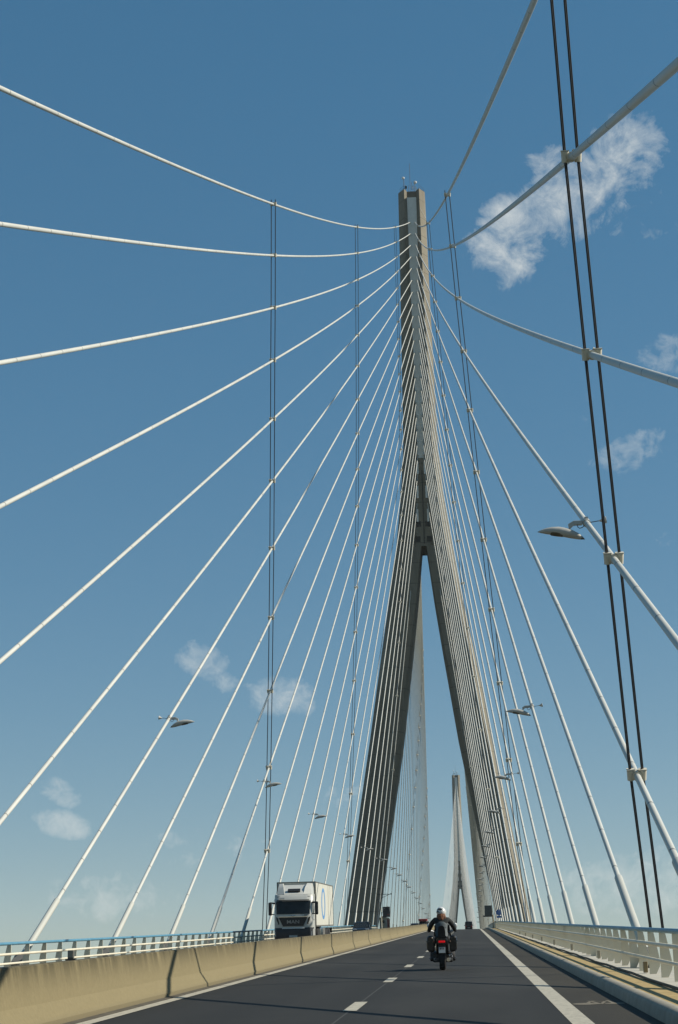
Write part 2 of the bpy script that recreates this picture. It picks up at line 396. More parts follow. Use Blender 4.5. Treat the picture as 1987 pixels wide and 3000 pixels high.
# ------------------------------------------------------------------ railings
def railing(side, label):
    ya, yb = -12, 298
    r = thing('railing', label, 'railing', (side*10.4, 40, rz(40)))
    org = (side*10.4, 40, rz(40))
    ys = yrange(ya, yb, 5)
    def rail(x, z, rad, mat, nm): MB().tube([(side*x, y, rz(y)+z) for y in ys], rad, 10).build(nm, mat, r, org, smooth=True)
    zt, zm, zl = (1.07, .76, .41) if side > 0 else (.97, .61, .29)
    rail(10.37, zt, .058, RAILB, 'top_rail'); rail(10.25, zm, .048, RAILW, 'middle_rail'); rail(10.24, zl, .042, RAILW, 'lower_rail')
    prof = [(10.31, zt-.04), (10.45, zt-.04), (10.56, .40), (10.575, .30), (10.55, .2), (10.46, .03), (10.30, .03)]
    def plate(y, mb=None):
        mb = mb or MB(); return mb.prism([(side*a, rz(y)+b) for a, b in prof], 'Y', y-.016, y+.016)
    y0 = 40.0-2.55*20
    posts = [y0+2.55*i for i in range(int((yb-y0)/2.55)+1)]
    first = None; vis = [y for y in posts if y > (20 if side > 0 else 45)]
    for y in vis[:95]:
        if first is None:
            first = plate(y).build('post', RAILW, r, org); fy = y
        else:
            c = first.copy(); COL.objects.link(c); c.parent = r; c.location = (0, y-fy, rz(y)-rz(fy))
    mb = MB()
    for y in posts:
        if y not in vis[:95]: plate(y, mb)
    mb.build('post', RAILW, r, org, kind='stuff')
    return r
railing(1, 'pale railing with blue top rail beside the yellow walkway on the right')
railing(-1, 'white railing with bright blue top rail beyond the opposite carriageway on the left')
PALEBOX = pm('box_pale', (.34, .31, .24), .7)
for k in range(8):
    y = 43.0+15.334*k
    lab = 'brown junction box nearest the viewer at the foot of the right railing' if k == 0 else 'pale junction box at the foot of the right railing, %s behind the brown one' % ('', 'first', 'second', 'third', 'fourth', 'fifth', 'sixth', 'seventh')[k]
    o = MB().box((0, 0, .15), (.10, .2, .26)).build('junction_box', BROWNBOX if k == 0 else PALEBOX, None, (0, 0, 0), bevel=.012)
    o.location = (10.25, y, rz(y)+.03); tag(o, lab, 'box', 'junction boxes along the right railing')
pr = thing('end_railing', 'pale solid railing end beside the near pylon leg on the right', 'railing', (10.2, 299, rz(299)))
org = (10.2, 299, rz(299))
MB().prism([(10.3, 299.2), (9.2, 312), (9.15, 312), (10.25, 299.2)], 'Z', rz(299), rz(299)+1.15).build('panel', RAILW, pr, org)
MB().box((10.3, 299, rz(299)+.65), (.14, .14, 1.3)).build('end_post', BROWNBOX, pr, org)
MB().tube([(10.3, 299, rz(299)+1.2), (9.2, 312, rz(312)+.6)], .06, 8).build('top_rail', RAILB, pr, org)

# ------------------------------------------------------------------ pylons
def pylon(name, label, yc):
    base = (0, yc, rz(yc) if yc < 900 else rz(D))
    p = thing(name, label, 'pylon', (0, yc, 0), group='bridge pylons')
    # z, outer half width, front outer, front inner, inner face, inner front depth
    T = [(-40, 26.5, 25.3, 21.5, 20.5, -2.5), (19, 17.1, 15.95, 12.1, 11.1, -2.5), (32, 15.0, 13.85, 9.75, 8.8, -2.5), (40.8, 13.6, 12.45, 8.15, 7.25, -2.5),
         (52.9, 11.55, 10.4, 6.0, 5.2, -2.6), (69.8, 8.85, 7.7, 3.4, 2.9, -2.9), (80, 7.15, 6.0, 1.85, 1.6, -3.2), (90.4, 5.5, 4.35, .55, .45, -3.3),
         (90.6, 5.47, 4.32, 1.78, 1.72, -3.6), (100, 4.35, 3.2, 1.5, 1.35, -3.6), (108.8, 3.62, 2.47, 1.35, .80, -3.3), (112, 3.42, 2.27, 1.4, .67, -3.0),
         (148, 2.93, 1.78, 1.5, .9, -3.0), (167.5, 2.76, 1.6, 1.48, .98, -3.0)]
    for s in (1, -1):
        rings = []
        for z, so, c, b, a, ya in T:
            q = [(a, ya), (b, -4), (c, -4), (so, -2.2), (so, 2.2), (c, 4), (b, 4), (a, -ya)]
            rings.append([(s*x, y, z) for x, y in q])
        MB().loft(rings).build('leg', CONC, p)
    # web between the legs, slightly recessed, with four solid dark blocks painted as shaded openings
    w = MB(); w.loft([[(-1.2, -3.55, 90.5), (1.2, -3.55, 90.5), (1.2, 3.55, 90.5), (-1.2, 3.55, 90.5)], [(-1.72, -3.55, 91), (1.72, -3.55, 91), (1.72, 3.55, 91), (-1.72, 3.55, 91)],
                      [(-1.34, -3.55, 100), (1.34, -3.55, 100), (1.34, 3.55, 100), (-1.34, 3.55, 100)], [(-.78, -3.2, 108.7), (.78, -3.2, 108.7), (.78, 3.2, 108.7), (-.78, 3.2, 108.7)]])
    wo_ = w.build('web', CONC, p)
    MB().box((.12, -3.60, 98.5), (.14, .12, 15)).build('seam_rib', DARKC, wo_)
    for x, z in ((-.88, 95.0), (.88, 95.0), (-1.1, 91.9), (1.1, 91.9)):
        MB().box((x, -3.52, z), (.95, .16, 1.15)).build('painted_opening', DARKC, wo_)
    # steel anchor box
    bx = MB(); bx.loft([[(-a, -3.05, z), (a, -3.05, z), (a, 3.05, z), (-a, 3.05, z)] for z, a in ((108.75, .74), (112, .65), (148, .88), (166, .96))])
    bo_ = bx.build('steel_anchor_box', STEEL, p)
    MB().box((0, 0, 166.75), (2.2, 5.6, 1.5)).build('cap_block', CONC, p)
    for i in range(23):
        z = stay_top(i+1)
        a = .51 if i < 20 else (.62, .78, .95)[i-20]
        if i >= 20:
            MB().loft([[(sx*(a+.30), -3.75, z-1.0), (sx*(a-.1), -3.75, z-1.0), (sx*(a-.1), -3.2, z-1.0), (sx*(a+.30), -3.2, z-1.0)] for sx in (1,)] + [[(a+.25, -3.6, z+1.6), (a-.1, -3.6, z+1.6), (a-.1, -3.2, z+1.6), (a+.25, -3.2, z+1.6)]]).build('corbel', STEEL, p)
            MB().loft([[(-(a+.30), -3.75, z-1.0), (-(a-.1), -3.75, z-1.0), (-(a-.1), -3.2, z-1.0), (-(a+.30), -3.2, z-1.0)], [(-(a+.25), -3.6, z+1.6), (-(a-.1), -3.6, z+1.6), (-(a-.1), -3.2, z+1.6), (-(a+.25), -3.2, z+1.6)]]).build('corbel', STEEL, p)
    # roof equipment
    def mast(x, y, h, r=.045): MB().tube([(x, y, 167), (x, y, 167.5+h)], r, 6).build('mast', DARKM, p)
    mast(-.25, -1, 7.5); mast(-.6, -2.2, 1.8); mast(.1, -2, 2.6); mast(-1.5, -2.5, 3.4, .07); mast(.75, -2.4, 2.4, .06); mast(.45, -2.8, 1.5)
    MB().lathe([(.02, -.15), (.25, -.08), (.32, 0), (.28, .05)], (-1.62, -2.75, 170.7), 'Y').build('dish', SIGNW, p)
    MB().lathe([(.02, -.15), (.28, -.08), (.36, 0), (.3, .05)], (.85, -2.7, 169.6), 'Y').build('dish', SIGNW, p)
    MB().box((-1.15, -2.6, 168.3), (.18, .15, 1.6)).build('panel_antenna', SIGNW, p); MB().box((.2, -2.7, 168.4), (.2, .16, .7)).build('panel_antenna', SIGNW, p)
    MB().box((1.0, -2.7, 168.1), (.16, .14, .9)).build('panel_antenna', SIGNW, p); MB().box((-1.1, -2.8, 168.5), (.4, .3, .5)).build('beacon', DARKM, p)
    h = MB()
    for z in (168.1, 168.6): h.tube([(-2.4, 2.0, z), (-2.4, -2.0, z), (-1.5, -3.4, z)], .025, 5); h.tube([(2.6, 2.0, z), (2.6, -1.3, z), (1.5, -3.5, z)], .025, 5)
    h.build('guard_rail', DARKM, p)
    MB().tube([(1.66, -4.03, 163.0), (2.80, -2.26, 161.4)], .035, 5).build('conduit', SIGNW, p)
    return p
def stay_top(n):
    if n <= 20: return 160.311-2.57808*(n-1)-.004484*(n-1)**2
    return (106.2, 101.2, 96.4)[n-21]
pyl = pylon('bridge_pylon', 'tall near concrete pylon like an upside-down Y whose legs straddle the road', D)
def copy_tree(o, parent=None):
    c = o.copy(); COL.objects.link(c); c.parent = parent
    for ch in list(o.children): copy_tree(ch, c)
    return c
far = copy_tree(pyl); far.location.y = D+SPAN
far['label'] = 'small far pale pylon standing beyond the crest of the road'

# ------------------------------------------------------------------ stays
ORD = ['topmost', 'second', 'third', 'fourth', 'fifth', 'sixth', 'seventh', 'eighth', 'ninth', 'tenth', 'eleventh', 'twelfth', 'thirteenth', 'fourteenth', 'fifteenth', 'sixteenth', 'seventeenth', 'eighteenth', 'nineteenth', 'twentieth', 'twenty-first', 'twenty-second', 'twenty-third']
SADJ = [.447, .258, .09, -.294, -.347, -.331, -.148, -.115, -.037, .006, -.142]
YADJ = [-.555, -.099, -.13, -.084, -.039, -.168, .01, .229, .325, .17, .474]
KS, KK = 3.9389e-5, -.029172
def stay_curve(side, n, yp, dirn, ydeck, adj=True, N_=64):
    xa = .507 if n <= 20 else (.62, .78, .95)[n-21]
    a = Vector((side*xa, yp+dirn*3.01, stay_top(n))); b = Vector((side*10.776, ydeck, rz(ydeck)+.308))
    L = abs(a.y-b.y); sag = KS*L*L*max(.2, 1+KK*(n-1))
    if adj and n <= 11: sag += SADJ[n-1]
    pts = []
    for i in range(N_+1):
        t = i/N_; p = a+(b-a)*t; p.z -= 4*sag*t*(1-t); pts.append(p)
    return pts
CURVES = {}
def make_stay(key, side, n, yp, dirn, ydeck, label, group, adj, near):
    pts = stay_curve(side, n, yp, dirn, ydeck, adj, 64 if near else 28); CURVES[key] = pts
    org = pts[-1]
    o = MB().tube(list(reversed(pts)), (.088 if near else .085) - .0006*n, 12 if near else 6, uvlen=True).build('stay_cable', STAY, None, org, smooth=True)
    tag(o, label, 'stay cable', group)
    d = (pts[-2]-pts[-1]).normalized()
    hl = 2.5/max(.15, d.z)
    sl = MB(); a = pts[-1]-d*.5; e = pts[-1]+d*hl
    # follow the cable
    q = [pts[-1]-d*.5] + [p for p in reversed(pts) if 0 < (p-pts[-1]).length < hl-.5]
    q.append(q[-1]+(d*(hl-(q[-1]-pts[-1]).length)))
    q2 = [q[-1]+d*.06, q[-1]+d*.10]
    sl.tube(q+q2, [.125]*len(q)+[.125, .092], 12 if near else 6)
    sl.build('lower_sleeve', SLEEVE, o, org, smooth=True)
    if near:
        MB().box(pts[-1]-d*.15, (.42, .34, .9), d.to_track_quat('Z', 'Y').to_matrix()).build('anchor_block', GREYBOX, o, org, bevel=.03)
    dt = (pts[1]-pts[0]).normalized()
    MB().tube([pts[0]-dt*.25, pts[0]+dt*.5], .15, 8).build('upper_socket', STEEL, o, org, smooth=True)
    return o
SP, N0 = 15.33414, 2.87005
for side, sn in ((-1, 'left'), (1, 'right')):
    for n in range(1, 24):
        yd = SP*(n-N0)+(YADJ[n-1] if n <= 11 else .3)
        make_stay(('B', side, n), side, n, D, -1, yd, 'white stay cable on the near side, %s fan, %s counted from the top' % (sn, ORD[n-1]), 'near stay cables of the %s fan' % sn, True, True)
        ym = D+20+17.6*(23-n)
        make_stay(('M', side, n), side, n, D, 1, ym, 'thin stay cable beyond the pylon, %s fan, %s counted from the top' % (sn, ORD[n-1]), 'main span cables of the near pylon, %s fan' % sn, False, False)
        yf = D+SPAN-20-17.6*(23-n)
        make_stay(('F', side, n), side, n, D+SPAN, -1, yf, 'faint stay cable of the far pylon, %s fan, %s from the top' % (sn, ORD[n-1]), 'cables of the far pylon, %s fan' % sn, False, False)

# ------------------------------------------------------------------ tie ropes with clamps
def make_tie(side, fam, y0, z0, m, label, near, nmax=23, mtop=None):
    nodes = []
    def gy(z): return y0+((mtop if mtop and z > z0 else m)*(z-z0))
    for n in range(1, nmax+1):
        c = CURVES[(fam, side, n)]
        for a, b in zip(c[:-1], c[1:]):
            fa = a.y-gy(a.z); fb = b.y-gy(b.z)
            if fa*fb <= 0 and fa != fb:
                p = a+(b-a)*(fa/(fa-fb)); nodes.append((p, (b-a).normalized())); break
    if not nodes: return None
    lp, _ = nodes[-1]; 
    zz = rz(lp.y)+.15; yy = lp.y+m*(zz-lp.z)*1.0; zz = rz(yy)+.15
    end = Vector((side*10.9, yy, zz))
    t = thing('tie_rope', label, 'tie rope', end, group='black tie ropes clamped across the stay cables')
    off = .155; rr = .022 if near else .032
    for sx in (-1, 1):
        mb = MB()
        line = [p+Vector((sx*off, 0, 0)) for p, _ in nodes]+[end+Vector((sx*off, 0, 0))]
        if len(line) > 2:
            d0 = (line[0]-line[1]).normalized(); line = [line[0]+d0*.35]+line
        for a, b in zip(line[:-1], line[1:]):
            d = (b-a).normalized()
            if near:
                k = Vector((.019, .028, 0))
                mb.tube([a+k, b+k], rr, 8); mb.tube([a-k, b-k], rr, 8)
            else: mb.tube([a, b], rr, 6)
        mb.build('rope', ROPE, t, end, smooth=True)
    for p, d in nodes:
        mb = MB(); up = Vector((0, m, 1)).normalized()
        mb.tube([p-d*.11, p+d*.11], .125, 12)
        for sx in (-1, 1):
            c = p+Vector((sx*off, 0, 0)); q = up.to_track_quat('Z', 'Y').to_matrix()
            mb.tube([c-up*.13, c+up*.13], [.085, .10], 10); mb.box(c+up*.15, (.20, .17, .025), q); mb.box(c-up*.0, (.025, .21, .22), q)
            mb.box(p+Vector((sx*off*.55, 0, 0)), (.12, .10, .13), q)
        mb.tube([p+Vector((.03, -.10, .10)), p+Vector((.05, -.16, .12))], .02, 6)
        mb.build('clamp', CLAMP, t, end, smooth=True)
    return t
TIES = [(36.6, 21.46, -.469, 'nearest'), (114.5, 57.23, -.5275, 'second nearest'), (184.9, 94.75, -.566, 'third nearest'), (293.46-.6*(-61), 72.16-61, -.6, 'farthest')]
TIES[3] = (262.3, 133.4, -.56, 'fourth nearest')
for i, (y0, z0, m, w) in enumerate(TIES):
    make_tie(1, 'B', y0, z0, m, 'pair of black tie ropes crossing the right stay cables, %s pair' % w, i == 0, 23, -.75 if i == 0 else None)
    if i: make_tie(-1, 'B', y0, z0, m, 'pair of black tie ropes crossing the left stay cables, %s in view' % ('', 'nearest', 'second nearest', 'third nearest')[i], False)
    for side, sn in ((-1, 'left'), (1, 'right')):
        make_tie(side, 'M', D+(D-y0)*1.12, z0, -m*1.12, 'dark tie ropes on the %s cables beyond the pylon, %s pair' % (sn, ('farthest', 'third nearest', 'second nearest', 'nearest')[i]), False)

# ------------------------------------------------------------------ street lamps on the stays
def make_lamp():
    t = thing('stay_lamp', 'x', 'lamp')
    d = Vector((.035, -.87, -.48)).normalized()
    MB().tube([-d*.10, d*.10], .118, 14).box((0, -.02, .12), (.10, .10, .07)).build('clamp', LAMPW, t, smooth=True)
    arm = MB(); arm.box((-.245, 0, -.005), (.25, .12, .125)).loft([[(-.36, -.06, .055), (-.36, .06, .055), (-.36, .06, -.065), (-.36, -.06, -.065)], [(-.52, -.04, -.03), (-.52, .04, -.03), (-.50, .04, -.20), (-.50, -.04, -.20)]])
    arm.build('arm', LAMPW, t, bevel=.012)
    ts = [0, .05, .15, .3, .45, .6, .72, .84, .93, 1.0]
    def spine(u): 
        x = -1.40+1.33*u; z = -.225-.25*u*u-.02*u; return Vector((x, 0, z+.055*math.sin(math.pi*u)))
    rad = [.004, .032, .076, .115, .136, .136, .124, .094, .056, .006]
    MB().tube([spine(u) for u in ts[:9]], rad[:9], 16).build('body', LAMPW, t, smooth=True)
    MB().tube([spine(u) for u in ts[8:]], [r*1.02 for r in rad[8:]], 12).build('tail_cone', GREYBOX, t, smooth=True)
    ln = MB(); ln.tube([spine(u)+Vector((0, 0, -.035)) for u in (.24, .30, .42, .54, .60)], [.045, .102, .119, .115, .055], 14); ln.build('lens', LENS, t, smooth=True)
    MB().tube([(.11, 0, .0), (.42, 0, .045)], .012, 6).build('rod', DARKM, t)
    MB().tube([(.36, 0, .035), (.40, 0, .04), (.55, 0, .06), (.565, 0, .062)], [.015, .03, .105, .10], 12).build('counterweight', LAMPW, t, smooth=True)
    MB().tube([(-.06, -.11, -.09), (-.12, -.11, -.17), (-.2, -.09, -.19), (-.25, -.05, -.14), (-.255, -.02, -.06)], .012, 6).build('wire', ROPE, t, smooth=True)
    return t
lamp0 = make_lamp(); used = [False]
def mirror_data(o):
    o.scale = (-1, 1, 1)
def point_on_stay(side, fam, ns, h):
    best = None
    for n in ns:
        for a, b in zip(CURVES[(fam, side, n)][:-1], CURVES[(fam, side, n)][1:]):
            for q in ((a, b),):
                ha, hb = a.z-rz(a.y)-h, b.z-rz(b.y)-h
                if ha*hb <= 0 and ha != hb: return a+(b-a)*(ha/(ha-hb))
    return None
def place_lamp(side, p, label, group):
    if not used[0]: o = lamp0; used[0] = True
    else: o = copy_tree(lamp0)
    o.location = p
    if side < 0: o.scale = (-1, 1, 1)
    o['label'] = label; o['group'] = group
for side, sn in ((1, 'right'), (-1, 'left')):
    cnt = 0
    for n in (4, 7, 10, 13, 16, 19, 22):
        if side < 0 and n == 4: continue
        p = point_on_stay(side, 'B', [n], 12.35)
        if p is None: continue
        place_lamp(side, p, 'streamlined grey lamp clamped to a near %s stay cable, %s from the viewer' % (sn, ORD[cnt] if cnt else 'first'), 'lamps on the near stay cables')
        cnt += 1
    c2 = 0
    for n in range(23, 1, -2):
        p = point_on_stay(side, 'M', [n], 12.35)
        if p is None: continue
        place_lamp(side, p, 'tiny lamp clamped to a %s stay cable beyond the near pylon, %s from the pylon' % (sn, ORD[c2] if c2 else 'first'), 'lamps on the main span cables')
        c2 += 1

# ------------------------------------------------------------------ signs and pylon bracket
sg = thing('lane_signal', 'black lane signal board beside the left leg of the near pylon', 'traffic signal', (-9.0, 309, rz(309)))
MB().box((0, 0, 3.43), (1.30, .25, 1.80)).build('board', BLACK, sg, bevel=.03)
MB().tube([(-.9, .2, 0), (-.9, .2, 4.2)], .07, 8).box((-.5, .17, 3.4), (.9, .08, .1)).build('pole', RAILW, sg)
MB().lathe([(.0, -.02), (.06, -.02), (.06, .03)], (-.38, -.14, 4.02), 'Y').build('signal_lamp', SIGNW, sg); MB().lathe([(.0, -.02), (.09, -.02), (.09, .03)], (.28, -.14, 2.95), 'Y').build('signal_lamp', REDOFF, sg)
MB().tube([(.3, 0, 4.33), (.3, 0, 4.5)], .05, 8).build('sensor', GREYBOX, sg)
br = thing('camera_bracket', 'steel bracket arm sticking out from the inner face of the left pylon leg', 'bracket', (-10.4, 310, rz(310)+5.5))
MB().bar((-.35, 0, 1.06), (2.15, 0, 1.05), .09).build('arm', DARKM, br); MB().bar((-.45, 0, .0), (1.95, 0, 1.0), .07).build('brace', DARKM, br)
MB().box((2.3, 0, 1.1), (.28, .2, .2)).build('camera_head', GREYBOX, br)
sg = thing('variable_sign', 'dark grey back of a sign panel by the right leg of the near pylon', 'road sign', (9.2, 300, rz(300)))
MB().box((0, 0, 3.08), (1.30, .22, 1.75)).build('panel', SIGNG, sg, bevel=.02); MB().box((-.12, .1, 2.15), (1.6, .3, .22)).build('bracket', SIGNG, sg)
MB().tube([(.72, .15, 0), (.72, .15, 2.4)], .09, 8).build('pole', BROWNBOX, sg)
bl = thing('footpath_sign', 'round blue footpath sign with a plate below standing by the right railing', 'road sign', (10.30, 257, rz(257)))
MB().lathe([(.0, -.012), (.44, -.012), (.44, .012), (0, .012)], (0, 0, 2.36), 'Y', 28).build('disc', BLUE, bl)
fig = MB(); fig.sphere((.02, -.02, 2.62), (.06, .008, .06), 10, 6); fig.bar((.02, -.02, 2.54), (0, -.02, 2.3), .10, .01); fig.bar((0, -.02, 2.3), (-.11, -.02, 2.06), .055, .01); fig.bar((0, -.02, 2.3), (.1, -.02, 2.06), .055, .01)
fig.bar((.02, -.02, 2.5), (-.13, -.02, 2.34), .045, .01); fig.bar((.02, -.02, 2.5), (.13, -.02, 2.36), .045, .01)
fig.build('walker_symbol', SIGNW, bl)
MB().box((0, 0, 1.72), (.78, .02, .30)).build('plate', BLUE, bl); MB().box((-.23, -.014, 1.83), (.18, .006, .05)).box((.22, -.014, 1.83), (.2, .006, .05)).build('plate_mark', SIGNW, bl)
MB().tube([(0, .06, 0), (0, .06, 2.75)], .035, 8).build('pole', RAILW, bl)
cb = thing('service_cabin', 'cream service cabin with white pipes behind the left railing by the pylon', 'cabin', (-10.3, 318, rz(318)))
MB().box((.45, 0, 1.25), (1.7, 2.4, 2.5)).build('wall', CABIN, cb, bevel=.03); MB().box((.35, .1, 2.62), (1.0, 1.6, .3)).build('roof_unit', GREYBOX, cb)
MB().box((1.25, -1.26, 1.15), (.55, .06, 2.1)).build('door', pm('cabin_door_red', (.22, .065, .045), .7), cb)
for x in (-.25, .12, .62, .95): MB().tube([(x, -1.3, 0), (x, -1.3, 1.6+.5*(x > .5))], .05, 6).build('pipe', SIGNW, cb)
MB().box((.35, -1.235, 1.75), (.5, .06, .5)).build('window', GLASS, cb)

# ------------------------------------------------------------------ vehicles
def wheel(parent, x, y, r, w, mat=RUBBER):
    o = MB().lathe([(r*.6, -w/2), (r*.93, -w/2), (r, -w*.35), (r, w*.35), (r*.93, w/2), (r*.6, w/2)], (x, y, r), 'X', 18).build('wheel', mat, parent, smooth=True)
    MB().lathe([(.03, -w*.42), (r*.6, -w*.42), (r*.6, w*.42), (.03, w*.42)], (x, y, r), 'X', 14).build('rim', CHROME, o, smooth=True)
def slope(y): return math.atan((rz(y+.5)-rz(y-.5)))
# local +Y is the front of every vehicle
def make_car(name, label, x, y, oncoming, paint, W_=1.78, H=1.45, L=4.3, van=False, cat='car'):
    a = slope(y)
    t = thing(name, label, cat, (x, y, rz(y)), (a if not oncoming else -a, 0, math.pi if oncoming else 0))
    t.rotation_mode = 'XYZ'
    h = W_/2; hl = L/2
    out = [(-hl, .42), (-hl+.05, .28), (hl-.1, .25), (hl, .45), (hl-.05, .62), (hl-.6, .80), (hl-1.05, .88), (-hl+.25, .92), (-hl, .80)] if not van else [(-hl, .4), (-hl+.05, .28), (hl-.1, .25), (hl, .45), (hl-.05, .75), (hl-.8, .98), (-hl+.1, 1.0), (-hl, .9)]
    def sc(k, dx): return [(dx, yy*k, .5+(zz-.5)*k) for yy, zz in out]
    MB().loft([sc(.93, -h), sc(1, -h+.09), sc(1, h-.09), sc(.93, h)]).build('body', paint, t, smooth=True)
    zb = .90 if not van else .98
    y1, y2, y3, y4 = (-hl+.25, -hl+.75, hl-1.75, hl-1.0) if not van else (-hl+.05, -hl+.25, hl-1.4, hl-.75)
    k = .80 if not van else .88
    MB().loft([[(-h+.07, y1, zb), (h-.07, y1, zb), (h-.07, y4, zb), (-h+.07, y4, zb)], [(-h*k+.05, y2, H-.07), (h*k-.05, y2, H-.07), (h*k-.05, y3, H-.07), (-h*k+.05, y3, H-.07)]]).build('windows', GLASS, t)
    MB().loft([[(-h*k, y2-.06, H-.09), (h*k, y2-.06, H-.09), (h*k, y3+.06, H-.09), (-h*k, y3+.06, H-.09)], [(-h*k+.12, y2+.1, H), (h*k-.12, y2+.1, H), (h*k-.12, y3-.15, H), (-h*k+.12, y3-.15, H)]]).build('roof', paint, t, smooth=True)
    for s in (-1, 1):
        MB().bar((s*(h-.06), y4, zb), (s*(h*k-.02), y3+.03, H-.07), .07).bar((s*(h-.06), y1, zb), (s*(h*k-.02), y2-.03, H-.07), .10).build('pillar', paint, t)
        MB().box((s*(h+.09), y4-.25, zb+.1), (.20, .13, .15)).build('mirror', paint, t, bevel=.03)
        MB().box((s*(h-.27), hl-.06, .66), (.34, .16, .14)).build('headlight', HEADL, t, bevel=.03)
        MB().box((s*(h-.17), -hl+.02, .80), (.22, .10, .22)).build('tail_light', REDOFF, t, bevel=.02)
        for yy in (-hl+.85, hl-.85): wheel(t, s*(h-.10), yy, .32, .2)
    MB().box((0, hl+.005, .45), (.5, .03, .12)).build('number_plate', PLATEW, t); MB().box((0, -hl-.005, .55), (.5, .03, .12)).build('number_plate', PLATEW, t)
    MB().box((0, hl-.01, .58), (.9, .05, .14)).build('grille', BLACK, t)
    return t
make_car('parked_car' if False else 'hatchback_car', 'black hatchback oncoming in front of the left pylon leg', -5.7, 186, True, CARBLACK, 1.85, 1.47)
make_car('hatchback_car', 'dark grey car oncoming far away, left of the red-topped van', -4.3, 320, True, CARGREY, 1.62, 1.42)
make_car('small_van', 'dark van driving away at the crest of the road', 5.64, 345, False, CARBLACK, 1.5, 1.78, 4.2, True, 'van')
rt = make_car('service_van', 'oncoming dark van with a red box on its roof, far away', -3.03, 330, True, CARGREY, 1.62, 1.84, 4.6, True, 'van')
MB().box((0, .2, 2.06), (1.62, 2.4, .44)).build('roof_box', RED, rt, bevel=.05)
for x in (-.25, .0): MB().box((x, 2.2-.55, 1.28), (.09, .06, .28)).build('windscreen_sticker', SIGNW, rt)
MB().box((0, 2.30, .42), (1.5, .12, .28)).build('bumper', RAILW, rt, bevel=.03)

